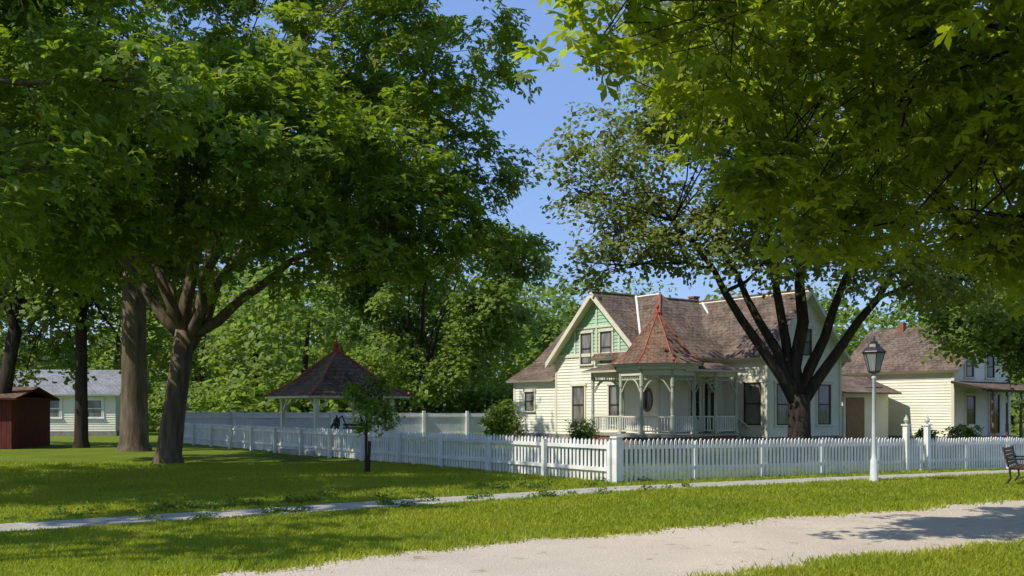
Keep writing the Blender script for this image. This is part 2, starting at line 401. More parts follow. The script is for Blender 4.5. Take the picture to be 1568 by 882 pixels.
# ---------------------------------------------------------------- picket fence
mb=MB()
def picket(P,d,a,z,h,w=.075,th=.022,k='white'):
    n=(d[1],-d[0])
    def q(s,o,zz): return (P[0]+d[0]*s+n[0]*o,P[1]+d[1]*s+n[1]*o,zz)
    pr=[(a-w/2,z+.04),(a+w/2,z+.04),(a+w/2,z+h-.05),(a,z+h),(a-w/2,z+h-.05)]
    F=[q(s,th,zz) for s,zz in pr]; B=[q(s,0,zz) for s,zz in pr]
    mb.add(F+B,[(0,1,2,3,4),(9,8,7,6,5)]+[(i,i+5,(i+1)%5+5,(i+1)%5) for i in range(5)],k)
def fenceline(L0,L1,dirv,k='white',gate=None):
    d=tuple(dirv); a=L0
    while a<L1:
        x,y=O[0]+d[0]*a,O[1]+d[1]*a
        if not(gate and gate[0]<a<gate[1]):
            picket(O,d,a+random.uniform(-.006,.006),float(T(x,y))+random.uniform(-.012,.012),1.0+random.uniform(-.012,.012),k=k)
        a+=.138
    a=L0
    while a<L1-.1:
        b=min(a+2.4,L1)
        if gate and a<gate[0]<b: b=gate[0]
        if not(gate and gate[0]<=a<gate[1]):
            for zz in (.28,.78):
                x0,y0=O+dirv*a; x1,y1=O+dirv*b; n=(d[1],-d[0])
                za,zb=float(T(x0,y0))+zz,float(T(x1,y1))+zz
                q=lambda x,y,o,z:(x+n[0]*o,y+n[1]*o,z)
                vs=[q(x0,y0,-.003,za),q(x1,y1,-.003,zb),q(x1,y1,-.045,zb),q(x0,y0,-.045,za)]
                vs+= [(vx,vy,vz+.085) for vx,vy,vz in vs]
                mb.add(vs,[(0,3,2,1),(4,5,6,7),(0,1,5,4),(1,2,6,5),(2,3,7,6),(3,0,4,7)],k)
            x,y=O+dirv*a; z=float(T(x,y)); mb.obox(O,d,a-.05,a+.05,z-.1,z+.95,-.15,-.05,k)
        a=b if not(gate and abs(b-gate[0])<.01) else gate[1]
fenceline(.12,26,U,gate=(10.95,11.85))
for a in np.arange(11.06,11.78,.125): x,y=O+U*a; picket(O,tuple(U),a,float(T(x,y))+.05,.95)
for zz in (.3,.8): mb.obox(O,tuple(U),11.0,11.8,zz-.2,zz-.12,-.05,-.004,'white')
def post(P,h,w=.14,ball=True):
    x,y=P; z=float(T(x,y)); e=w/2
    mb.obox((x,y),tuple(U),-e,e,z-.1,z+h,-e,e,'white'); mb.obox((x,y),tuple(U),-e-.03,e+.03,z+h,z+h+.04,-e-.03,e+.03,'white')
    if ball: mb.lathe(x,y,[(z+h+.04,.03),(z+h+.07,.03),(z+h+.10,.06),(z+h+.15,.075),(z+h+.2,.055),(z+h+.27,.02),(z+h+.32,.004)],'greytrim',10)
post(O+U*10.88-V*.03,1.35); post(O+U*11.92-V*.03,1.35); post(O+V*.02,1.03,.16,False)
mb.obj('picket_fence')
mb=MB()
fenceline(.14,31,V)
mb.obj('picket_fence')
mb=MB(); p0=np.array(ST(0,31)); p1=np.array((1.5,54.5)); L_=np.linalg.norm(p1-p0); d=tuple((p1-p0)/L_)
a=0
while a<L_:
    hh=1.5-.006*a; mb.obox(p0,d,a,min(a+.19,L_),.03,hh+random.uniform(-.006,.006),0,.02+random.uniform(0,.006),'whiteb'); a+=.195
a=0
while a<L_: mb.obox(p0,d,a-.07,a+.07,0,1.62-.006*a,.03,.16,'white'); a+=2.4
mb.obox(p0,d,0,L_,1.2,1.3,.028,.06,'white'); mb.obox(p0,d,0,L_,.3,.4,.028,.06,'white')
mb.obj('board_fence')

# ---------------------------------------------------------------- main house
H=empty('clapboard_house',5.67,43.0,0,TH)
EZ,RZ,W=4.15,6.95,6.0
D_l=(0,-1)
D_f=(1,0)
w=MB()
w.box(0.0,8.0,0.0,W,-.1,EZ,'cream')
w.box(0.002,4.0,-.9,0,-.1,EZ-.05,'cream')
w.box(4.0,9.0,-3.4,0,-.1,EZ,'cream')
w.add([(0,0,EZ),(0,W,EZ),(0,W/2,RZ-.12)],[(0,2,1)],'green')
w.add([(4,-3.4,EZ),(9,-3.4,EZ),(6.5,-3.4,RZ-.2)],[(0,1,2)],'cream')
w.box(1.2,6.5,W,W+3.2,-.1,4.0,'cream')
w.box(0.05,1.2,W,W+3.6,-.1,3.1,'cream')
w.obj('wall_cores',H)
w=MB()
w.siding((0,W),D_l,lambda z:(0,W+.9),.45,EZ-.08,'cream')
def gr(z):
    k=(z-EZ)/(RZ-.1-EZ)*W/2; return (k+.02,W-k-.02)
w.siding((0,W),D_l,gr,EZ-.0,RZ-.2,'green',.16)
w.siding((0,-.9),D_f,lambda z:(0,4.0),.45,EZ-.1,'cream')
w.siding((4.0,-.9),D_l,lambda z:(0,2.5),.45,EZ-.08,'cream')
w.siding((4.0,-3.4),D_f,lambda z:(0,5.0),.45,EZ-.05,'cream')
w.siding((4.0,-3.4),D_f,lambda z:((z-EZ)/(RZ-.2-EZ)*2.5+.02,5-(z-EZ)/(RZ-.2-EZ)*2.5-.02),EZ-.05,RZ-.3,'cream')
w.siding((.05,W+3.6),D_l,lambda z:(0,3.6),.45,3.08,'cream')
w.siding((1.2,W+3.2),D_l,lambda z:(0,3.2),3.1,4.0,'cream')
w.obj('clapboard_siding',H)
w=MB()
w.box(-.05,.09,W-.0,W+.12,.4,EZ,'trim')
w.box(-.05,.1,-.96,-.8,.4,EZ-.1,'trim'); w.box(3.94,4.1,-3.46,-3.3,.4,EZ,'trim'); w.box(8.9,9.05,-3.46,-3.3,.4,EZ,'trim')
w.box(0,.15,W+3.5,W+3.65,.4,3.08,'trim')
w.obox((0,W),D_l,.02,W,EZ-.09,EZ+.06,.0,.075,'trim')
w.box(-.045,9,-.0,W+3.6,-.2,.44,'stone'); w.box(-.04,4,-.95,0,-.2,.43,'stone'); w.box(3.95,9.05,-3.45,0,-.2,.445,'stone')
for yy in (1.5,3.05,4.6): w.obox((0,W),D_l,W-yy-.05,W-yy+.05,EZ+.06,EZ+ (1.25 if yy!=3.05 else 2.3),.03,.07,'trim')
w.obox((0,W),D_l,1.4,4.6,EZ+1.2,EZ+1.28,.03,.08,'trim')
w.obj('trim_boards',H)
w=MB()
for v_,ww,z0,z1 in ((3.78,.78,3.72,5.15),(2.38,.78,3.72,5.15),(4.35,.86,.95,2.72),(1.75,.86,.95,2.72)):
    w.window((0,W),D_l,W-v_,ww,z0,z1)
w.window((.05,W+3.6),D_l,1.35,.75,1.55,2.5)
w.window((4.0,-.9),D_l,1.75,.95,.95,2.8)
w.window((4.0,-3.4),D_f,1.0,.9,.95,2.75); w.window((4.0,-3.4),D_f,3.8,.9,.95,2.75); w.window((4.0,-3.4),D_f,2.5,.8,4.0,5.2)
w.window((0,-.9),D_f,2.15,.5,1.2,2.7,'sash','darkglass')
w.obox((0,-.9),D_f,2.75,3.55,.62,2.75,.0,.05,'sash'); w.obox((0,-.9),D_f,2.9,3.4,1.6,2.55,.052,.06,'darkglass')
w.obox((0,-.9),D_f,2.65,2.75,.62,2.85,.003,.08,'trim'); w.obox((0,-.9),D_f,3.55,3.65,.62,2.85,.003,.08,'trim'); w.obox((0,-.9),D_f,2.6,3.7,2.85,2.98,.003,.09,'trim')
vs=[];n=24
for rr,oo in ((1.0,.05),(1.32,.08),(1.32,.0)):
    for i in range(n):
        a=2*math.pi*i/n; vs.append((-oo,-.30+.24*rr*math.cos(a),2.05+.40*rr*math.sin(a)))
w.add(vs,[tuple(range(n))],'darkglass'); w.add(vs,[(i,(i+1)%n,n+(i+1)%n,n+i) for i in range(n)]+[(n+i,n+(i+1)%n,2*n+(i+1)%n,2*n+i) for i in range(n)],'brownsash')
w.obj('windows_and_doors',H)
r=MB(); ov=.35; sl=(RZ-EZ)/(W/2); e0=EZ-ov*sl*.8
yR=W/2
r.slab([(-.4,-ov,e0),(9.0,-ov,e0),(9.0,yR,RZ),(-.4,yR,RZ)],.12,'roof','trim')
r.slab([(-.4,W+ov,e0),(9.0,W+ov,e0),(9.0,yR,RZ),(-.4,yR,RZ)],.12,'roof','trim')
c_=2.25; e1=EZ-.25
r.slab([(-.3,-1.25,e1),(c_,1.3,RZ-.02),(c_,3.2,RZ-.02),(-.3,3.2,e1)],.1,'roof','trim')
r.slab([(4.6,-1.25,e1),(c_,1.3,RZ-.02),(c_,3.2,RZ-.02),(4.6,3.2,e1)],.1,'roof','trim')
r.slab([(-.3,-1.25,e1),(4.6,-1.25,e1),(c_,1.3,RZ-.02)],.1,'roof','trim')
fr=RZ-.05
r.slab([(3.65,-3.8,EZ-.3),(6.5,-3.8,fr),(6.5,3,fr),(3.65,3,EZ-.3)],.12,'roof','trim')
r.slab([(9.35,-3.8,EZ-.3),(6.5,-3.8,fr),(6.5,3,fr),(9.35,3,EZ-.3)],.12,'roof','trim')
r.slab([(.95,W-.2,3.85),(3.6,W-.2,6.15),(3.6,W+3.5,6.15),(.95,W+3.5,3.85)],.1,'roof','trim')
r.slab([(6.6,W-.2,3.85),(3.6,W-.2,6.15),(3.6,W+3.5,6.15),(6.6,W+3.5,3.85)],.1,'roof','trim')
r.add([(1.2,W+3.2,4.0),(6.3,W+3.2,4.0),(3.6,W+3.2,6.0)],[(0,1,2)],'cream')
r.slab([(-.3,W+.13,3.05),(1.25,W+.13,3.95),(1.25,W+3.9,3.95),(-.3,W+3.9,3.05)],.09,'roof','trim')
r.obj('shingle_roof',H)
t=MB()
for a,b in (((-.46,-ov-.02,e0-.02),(-.46,yR,RZ+.02)),((-.46,W+ov+.02,e0-.02),(-.46,yR,RZ+.02))):
    a=Vector(a);b=Vector(b)
    t.add([a,b,b+Vector((.055,0,0)),a+Vector((.055,0,0)),a-Vector((0,0,.26)),b-Vector((0,0,.26)),b+Vector((.055,0,-.26)),a+Vector((.055,0,-.26))],[(0,1,2,3),(0,4,5,1),(3,2,6,7),(4,7,6,5),(0,3,7,4),(1,5,6,2)],'trim')
t.tube([(-.30,-.28,EZ-.2),(2.2,2.85,RZ-.03)],[.055,.055],'white',6)
t.tube([(4.45,-1.05,EZ-.1),(6.35,2.6,RZ-.12)],[.06,.06],'white',6)
t.tube([(-.4,yR,RZ+.02),(6.5,yR,RZ+.02)],[.06,.06],'roof',6); t.tube([(6.5,-3.8,fr+.02),(6.5,3,fr+.02)],[.06,.06],'roof',6)
t.tube([(3.6,W,6.17),(3.6,W+3.5,6.17)],[.06,.06],'roof',6)
t.tube([(-.3,-1.25,e1+.02),(c_,1.3,RZ)],[.05,.05],'red',6)
t.obj('roof_trim',H)
c=MB()
c.box(6.8,7.15,3.6,3.95,5.2,7.22,'brick'); c.box(6.76,7.19,3.56,3.99,7.22,7.3,'brick')
c.obj('chimney',H)
q=MB(); DZ=.62; pc=(-.35,-1.25); R8=1.72
def octp(r,z,ph=math.pi/8): return [(pc[0]+r*math.cos(ph+i*math.pi/4),pc[1]+r*math.sin(ph+i*math.pi/4),z) for i in range(8)]
def prism(mb,pts0,pts1,k):
    n=len(pts0); mb.add(pts0+pts1,[tuple(range(n))[::-1],tuple(range(n,2*n))]+[(i,(i+1)%n,n+(i+1)%n,n+i) for i in range(n)],k)
prism(q,octp(R8+.12,.5),octp(R8+.12,DZ),'floor'); prism(q,octp(R8,0),octp(R8,.5),'brick')
q.box(-1.75,-.01,-1.2,1.55,.52,DZ-.004,'floor'); q.box(-.2,3.1,-2.7,-.97,.52,DZ-.008,'floor')
q.box(-1.7,-.05,-1.1,1.5,0,.52,'brick'); q.box(0,3.0,-2.6,-1.0,0,.515,'brick')
for i in range(4): q.box(3.1+.28*i,3.38+.28*i,-2.5,-1.3,0,DZ-.13*(i+1),'floor')
q.obj('porch_floor',H)
q=MB()
posts=[(-1.62,1.45)]
for i in range(8):
    a=math.pi/8+i*math.pi/4; x=pc[0]+1.62*math.cos(a); y=pc[1]+1.62*math.sin(a)
    if x>-.02 and y>-1.0: continue
    posts.append((x,y))
posts+=[(1.75,-2.55),(3.0,-2.55),(3.0,-1.0)]
for x,y in posts:
    q.lathe(x,y,[(DZ,.085),(DZ+.75,.085),(DZ+.78,.06),(DZ+.95,.075),(DZ+1.9,.055),(DZ+1.95,.08),(3.3,.08)],'greytrim',8)
    q.box(x-.1,x+.1,y-.1,y+.1,DZ,DZ+.1,'greytrim')
def edge(a,b,rail=True):
    a=np.array(a);b=np.array(b);L_=np.linalg.norm(b-a);d=tuple((b-a)/L_)
    q.obox(a,d,0,L_,3.02,3.28,-.05,.05,'trim'); q.obox(a,d,.08,L_-.08,2.84,2.89,-.02,.02,'greytrim')
    s=.12
    while s<L_-.1: q.obox(a,d,s-.012,s+.012,2.89,3.02,-.012,.012,'greytrim'); s+=.1
    for sg,st in ((1,.07),(-1,L_-.07)):
        pts=[(a[0]+d[0]*(st+sg*rr*min(.42,L_*.4)),a[1]+d[1]*(st+sg*rr*min(.42,L_*.4)),2.35+.5*math.sin(rr*math.pi/2)) for rr in (0,.15,.35,.6,.85,1)]
        q.tube(pts,[.035]*6,'greytrim',5)
    if rail:
        q.obox(a,d,.06,L_-.06,DZ+.68,DZ+.74,-.035,.035,'trim'); q.obox(a,d,.06,L_-.06,DZ+.10,DZ+.15,-.025,.025,'trim')
        s=.12
        while s<L_-.06: q.obox(a,d,s-.018,s+.018,DZ+.15,DZ+.68,-.018,.018,'white'); s+=.115
op=posts[1:-3]
order=sorted(op,key=lambda p_:(math.atan2(p_[1]-pc[1],p_[0]-pc[0])-math.pi*.4)%(2*math.pi))
for a,b in zip(order[:-1],order[1:]): edge(a,b)
edge(posts[0],order[0]); edge(posts[0],(-.02,1.45))
edge(order[-1],(1.75,-2.55)); edge((1.75,-2.55),(3.0,-2.55),True); edge((3.0,-2.55),(3.0,-1.0),False)
for yy in (-2.5,-1.3):
    q.tube([(3.05,yy,DZ+.72),(4.15,yy,.72)],[.03,.03],'trim',6); q.tube([(4.15,yy,0),(4.15,yy,.85)],[.05,.04],'trim',6)
q.obj('porch_posts_and_rails',H)
q=MB()
q.slab([(-1.98,-1.2,3.28),(-1.98,1.8,3.28),(-.01,1.8,3.75),(-.01,-1.2,3.75)],.08,'roof','trim')
q.slab([(-.4,-2.95,3.28),(3.35,-2.95,3.28),(3.35,-.95,3.75),(-.4,-.95,3.75)],.08,'roof','trim')
prism(q,octp(R8+.1,3.26),octp(R8+.1,3.42),'trim'); prism(q,octp(R8+.24,3.42),octp(R8+.24,3.50),'trim')
rings=[octp(R8+.32,3.50),octp(1.42,3.95),octp(.72,4.85),octp(.06,5.62)]
for a,b in zip(rings[:-1],rings[1:]):
    for i in range(8): q.add([a[i],a[(i+1)%8],b[(i+1)%8],b[i]],[(0,1,2,3)],'roof2')
for i in range(8): q.tube([rg[i] for rg in rings],[.035,.035,.03,.03],'red',6)
q.lathe(pc[0],pc[1],[(5.58,.1),(5.7,.11),(5.75,.04),(5.85,.03),(5.9,.07),(5.97,.07),(6.1,.005)],'red',10)
q.obj('porch_roof_and_turret',H)

# ---------------------------------------------------------------- second house
H2=empty('clapboard_house',21.3,48.0,0,TH)
w=MB(); Lw=6.0; E2=3.75; R2=5.95; Wd=5.2
w.box(0,Wd,0,Lw,-.5,E2,'cream'); w.add([(0,0,E2),(Wd,0,E2),(Wd/2,0,R2-.15)],[(0,1,2)],'cream')
w.siding((0,Lw),D_l,lambda z:(0,Lw),.3,E2-.03,'cream')
w.siding((0,0),D_f,lambda z:(0,Wd),.3,E2-.02,'cream'); w.siding((0,0),D_f,lambda z:((z-E2)/(R2-E2)*Wd/2+.03,Wd-(z-E2)/(R2-E2)*Wd/2-.03),E2-.02,R2-.3,'cream')
w.box(-.05,.1,-.05,.1,.2,E2,'trim'); w.box(-.05,.1,Lw-.1,Lw+.05,.2,E2,'trim'); w.box(-.04,Wd+.04,-.04,Lw,-.5,.3,'stone')
w.window((0,Lw),D_l,1.25,.8,.5,2.3,'brownsash','glass','brownsash')
w.window((0,0),D_f,1.3,.7,3.2,4.3); w.window((0,0),D_f,3.2,.7,3.2,4.3,'sash','darkglass')
w.window((0,0),D_f,1.4,.8,.9,2.3,'brownsash','darkglass'); w.window((0,0),D_f,3.6,.9,.4,2.4,'brownsash','darkglass')
w.obj('walls',H2)
r=MB()
r.slab([(-.35,-.4,E2-.25),(Wd/2,-.4,R2),(Wd/2,Lw+.4,R2),(-.35,Lw+.4,E2-.25)],.12,'roof','trim')
r.slab([(Wd+.35,-.4,E2-.25),(Wd/2,-.4,R2),(Wd/2,Lw+.4,R2),(Wd+.35,Lw+.4,E2-.25)],.12,'roof','trim')
r.slab([(-.3,-2.1,2.55),(Wd+.3,-2.1,2.55),(Wd+.3,-.04,3.0),(-.3,-.04,3.0)],.12,'roof','sash')
r.box(2.3,2.6,4.2,4.5,5.2,6.2,'brick')
for i in range(5):
    x=.05+i*(Wd-.1)/4; r.lathe(x,-1.9,[(.0,.08),(.9,.08),(1.0,.06),(2.45,.06)],'brownsash',8)
    if i<4:
        x2=x+(Wd-.1)/4; xm=(x+x2)/2
        r.tube([(x,-1.9,1.9),(x+.12,-1.9,2.2),(xm-.2,-1.9,2.4),(xm,-1.9,2.44),(xm+.2,-1.9,2.4),(x2-.12,-1.9,2.2),(x2,-1.9,1.9)],[.045]*7,'trim',5)
r.box(0,Wd,-2.0,-.05,-.3,.25,'floor')
r.obj('roof_and_porch',H2)
A3=empty('red_front_shed',15.9,47.8,0,TH)
w=MB(); w.box(0,3.6,0,3,-.3,2.5,'cream'); w.siding((0,0),D_f,lambda z:(0,3.6),.2,2.5,'cream'); w.siding((0,3),D_l,lambda z:(0,3),1.5,2.5,'cream')
w.box(-.04,-.0,.1,2.9,.2,1.4,'red'); w.box(.2,1.6,-.06,-.03,.2,2.2,'brownsash')
w.window((0,3),D_l,1.5,1.4,1.5,2.2,'brownsash','glass','red')
w.slab([(-.6,-.6,2.45),(3.9,-.6,2.45),(3.9,1.5,3.3),(-.6,1.5,3.3)],.08,'roof','brownsash'); w.slab([(-.6,3.4,2.45),(3.9,3.4,2.45),(3.9,1.5,3.3),(-.6,1.5,3.3)],.08,'roof','brownsash')
w.add([(0,0,2.5),(0,3,2.5),(0,1.5,3.2)],[(0,2,1)],'cream')
w.obj('walls_and_roof',A3)

H4=empty('white_cottage',-28.5,59.5,0,math.radians(8))
w=MB(); w.box(-6,4.6,0,6,-.2,2.6,'whiteb'); w.siding((-6,0),D_f,lambda z:(0,10.6),.3,2.58,'cream')
for c_ in (1.6,4.4,7.0,9.4): w.window((-6,0),D_f,c_,.9,1.1,2.2,'white','glass','white')
w.box(-6.05,4.65,-.04,6,-.2,.3,'stone')
w.slab([(-6.3,-.4,2.5),(4.9,-.4,2.5),(4.9,3,4.1),(-6.3,3,4.1)],.1,'rooflight','white'); w.slab([(-6.3,6.4,2.5),(4.9,6.4,2.5),(4.9,3,4.1),(-6.3,3,4.1)],.1,'rooflight','white')
w.add([(4.6,0,2.6),(4.6,6,2.6),(4.6,3,4.0)],[(0,1,2)],'whiteb'); w.box(4.605,4.63,2,3,1,2.3,'glass')
w.obj('walls_and_roof',H4)
H5=empty('red_barn_shed',-23.4,40.6,0,math.radians(4))
w=MB()
x=-2.5
while x<2.9: w.box(x,x+.19,0,.03,0,2.15,'barn'); x+=.2
y=0.03
while y<4: w.box(2.87,2.9,y,y+.19,0,2.15,'barn'); y+=.2
w.box(-2.5,2.86,.03,4,-.1,2.14,'barn'); w.slab([(-2.8,-.35,2.1),(3.2,-.35,2.1),(3.2,2,2.6),(-2.8,2,2.6)],.08,'roof2','barn'); w.slab([(-2.8,4.35,2.1),(3.2,4.35,2.1),(3.2,2,2.6),(-2.8,2,2.6)],.08,'roof2','barn')
w.obj('walls_and_roof',H5)

# ---------------------------------------------------------------- gazebo
G=empty('gazebo',-6.55,37.2,0,TH)
w=MB(); h=1.5
w.box(-h-.15,h+.15,-h-.15,h+.15,-.1,.18,'floor')
for sx in (-1,1):
    for sy in (-1,1):
        x,y=sx*h,sy*h; w.box(x-.075,x+.075,y-.075,y+.075,.18,2.15,'trim')
        for dx,dy in ((-sx,0),(0,-sy)):
            w.tube([(x,y,1.55),(x+dx*.22,y+dy*.22,1.78),(x+dx*.5,y+dy*.5,2.02)],[.045,.04,.045],'trim',5)
for a in (-1,1):
    w.box(-h-.05,h+.05,a*h-.05,a*h+.05,2.02,2.17,'trim'); w.box(a*h-.052,a*h+.052,-h+.05,h-.05,2.021,2.171,'trim')
w.obj('frame',G)
w=MB(); R_=[(2.02,2.12),(1.25,2.62),(.5,3.4),(.07,3.78)]
def sq(r,z): return [(-r,-r,z),(r,-r,z),(r,r,z),(-r,r,z)]
for (a,za),(b,zb) in zip(R_[:-1],R_[1:]):
    A=sq(a,za);B=sq(b,zb)
    for i in range(4): w.add([A[i],A[(i+1)%4],B[(i+1)%4],B[i]],[(0,1,2,3)],'roof2')
w.add(sq(2.0,2.05)+sq(2.03,2.12),[(3,2,1,0),(0,1,5,4),(1,2,6,5),(2,3,7,6),(3,0,4,7)],'trim')
for i in range(4): w.tube([sq(a,z+.01)[i] for a,z in R_],[.05]*4,'red',6)
w.lathe(0,0,[(3.74,.14),(3.88,.16),(3.93,.06),(4.02,.12),(4.1,.12),(4.17,.04),(4.35,.005)],'red',10)
w.obj('roof',G)
w=MB()
w.lathe(0,0,[(.18,.4),(.3,.4),(.3,.1),(1.0,.09),(1.02,.13),(1.25,.13),(1.3,.05),(1.42,.03)],'black',12)
w.tube([(0,0,1.1),(-.25,-.2,1.1),(-.35,-.28,.95)],[.04,.04,.035],'black',6); w.tube([(0,0,1.25),(.35,.25,1.4),(.65,.45,.9)],[.025]*3,'black',6)
w.obj('well_pump',G)
w=MB()
for sx in (-1,1): w.box(sx*.55-.03,sx*.55+.03,-.25,.25,.0,.45,'black'); w.box(sx*.55-.03,sx*.55+.03,.2,.25,.45,.9,'black')
for i in range(4): w.box(-.7,.7,-.25+.12*i,-.15+.12*i,.45,.48,'wood')
for i in range(3): w.box(-.7,.7,.17,.2,.55+.13*i,.64+.13*i,'wood')
b=w.obj('garden_bench'); b.location=(-6.1,38.3,.18); b.rotation_euler=(0,0,TH-1.2)

# ---------------------------------------------------------------- street lamp
lx,ly=ST(6.35,-2.1); S=empty('street_lamp',lx,ly,float(T(lx,ly)))
w=MB()
w.lathe(0,0,[(-.1,.12),(.05,.12),(.1,.10),(.55,.085),(.6,.06),(.7,.055),(2.5,.042),(2.52,.06),(2.56,.06),(2.58,.04),(2.66,.04)],'whitepole',12)
w.tube([(-.2,0,2.3),(.2,0,2.3)],[.015,.015],'black',6)
w.obj('pole',S,True)
w=MB()
def ring4(r,z): return [(r*math.cos(a+.4),r*math.sin(a+.4),z) for a in [i*math.pi/3 for i in range(6)]]
A=ring4(.13,2.68);B=ring4(.25,3.12)
w.add(A+B,[(i,(i+1)%6,6+(i+1)%6,6+i) for i in range(6)],'lglass'); w.obj('lantern_glass',S)
w=MB()
for i in range(6): w.tube([A[i],B[i]],[.013,.013],'black',5)
w.lathe(0,0,[(2.62,.03),(2.66,.14),(2.70,.14)],'black',6,.4); w.lathe(0,0,[(3.12,.27),(3.15,.29),(3.17,.28),(3.27,.16),(3.34,.13),(3.36,.09),(3.40,.09),(3.42,.03),(3.55,.008)],'black',6,.4)
w.lathe(0,0,[(2.70,.02),(2.9,.02),(2.92,.05),(3.02,.04),(3.06,.01)],'whitepole',8)
w.obj('lantern_frame',S)

# ---------------------------------------------------------------- park bench
bx,by=ST(9.15,-4.0); Bn=empty('park_bench',bx+.25,by,float(T(bx,by)),TH+.35)
w=MB()
for i in range(4): w.box(-.75,.75,-.22+.11*i,-.13+.11*i,.43+.004*i,.46+.004*i,'wood')
for i in range(5): w.box(-.75,.75,.235+.02*i,.262+.02*i,.50+.085*i,.57+.085*i,'wood')
w.obj('slats',Bn)
w=MB()
for sx in (-.68,.68):
    w.tube([(sx,-.24,0),(sx,-.2,.2),(sx,-.22,.43),(sx,.2,.42),(sx,.25,.55),(sx,.34,.93)],[.025]*6,'black',6)
    w.tube([(sx,.3,0),(sx,.18,.2),(sx,.2,.42)],[.025]*3,'black',6)
    w.tube([(sx,-.22,.43),(sx,-.26,.62),(sx,-.15,.66),(sx,.28,.66)],[.022]*4,'black',6)
w.tube([(-.68,0,.2),(.68,0,.2)],[.012]*2,'black',5)
w.obj('iron_frame',Bn)

# ---------------------------------------------------------------- trees
tree('unseen_shadow_tree',-10.3,29.8,.35,4.0,(1.0,-.5,11.2),(9.6,8.5,6.6),38,2150,30,.23,3,'leafA','bark',11,(.55,0),lr=.33,
     limbs=[(1.9,0,10.5),(-1.8,0,8.5),(6.0,-.8,6.9),(-4.5,1,8.4),(3,-3.5,9),(.5,3,9.5),(-3,2.5,9.2),(4.0,1,9.5)],
     extra=[(-2.5,28,9.2,1.9),(-1.7,29,8.0,1.4),(-3.6,27,6.6,1.8),(-6,25.5,6.2,1.8),(-9,25,6.4,2.0),(-12,26,6.3,1.9),(-1.8,28.5,12,2.2),(-6,24,8.5,2.2),(-3,27,14.5,2.4),
            (-1.9,28,6.1,1.0),(-3.2,27,5.7,1.1),(-.7,28.5,6.7,.9),(.5,30,6.4,.7),(-.4,28.8,8.6,1.0)])
tree('unseen_shadow_tree',-15.3,19.5,.4,4.5,(0.8,0,10.5),(7,7,5.6),25,1000,28,.21,3,'leafA','bark',21,lr=.35,
     extra=[(-8.5,18.5,6.2,1.6),(-7.0,19,8.0,1.8),(-9.5,17,5.2,1.3)])
tree('unseen_shadow_tree',-13.5,6.5,.4,4.5,(0.5,0,10),(7,7,5),13,260,26,.32,1,'leafA','bark',31,lr=.34)  # unseen tree, added out of frame to cast dappled shade on the near lawn
tree('shade_tree',-14.8,39,.5,7,(0,1,12),(6.5,6,6),20,750,24,.3,1,'leafF','bark',41,lr=.4)
tree('shade_tree',-18.3,42.3,.26,6,(0,1,10),(5,5,5),18,700,24,.28,1,'leafF','barkd',42,lr=.4,
     extra=[(-19.5,44,4.6,1.2),(-17,44,3.9,.9),(-22,45,4.4,1.3),(-24,46,4.2,1.2),(-15.6,43,4.6,1),(-27,47,4.5,1.4),(-20.5,46,3.6,.9),(-23,44,3.4,.8),(-21.5,44,3.1,.6)])
tree('shade_tree',-21.5,41.5,.3,5,(0,1,10),(5,5,5),16,500,24,.28,1,'leafF','barkd',43,(.8,0),lr=.4)
tree('shade_tree',-5.5,57,.26,3.0,(.8,0,9.0),(6.6,4,4.6),26,1300,22,.27,1,'leafF','barkd',44,lr=.42,lk=.8,
     extra=[(-.5,56,9.6,1.6),(.8,56.5,9.9,1.2),(-1.5,56,11.2,1.3),(-7,56,4.5,2),(-3,56,4.0,1.8),(-5,55.5,3.2,1.6)])
tree('ash_tree',10.1,35.0,.42,2.3,(.3,-.5,11.5),(9.2,7.5,6.0),40,2300,28,.19,1,'leafB','barkd',51,lr=.31,sr=.6,
     limbs=[(.6,0,12),(-3.3,.4,8.6),(2.6,-.6,9.4),(-1.2,1.2,10.5),(4.8,.6,8.5),(-4.6,-1,8.2)],
     cut=lambda x,y,z: z<7.2 and x<12,
     extra=[(3.2,34,8.0,1.3),(2.2,35,9.5,1.3),(4.4,33.5,7.3,1.1),(2.6,34,11.2,1.4),(5.6,33.8,7.2,1.1),(14.5,34,6.6,1.6),(17,34,7.4,1.8),(13,33,6.4,1.5),
            (7.2,32.5,7.3,1.3),(8.8,32,7.0,1.4),(10.6,32,6.8,1.5),(12,32,6.5,1.4),(2.5,34,6.8,.9),(3.3,34.5,6.5,.8),(15.5,33,6.0,1.2),(9.5,31,8.6,1.6),(12,31,8.4,1.6)])
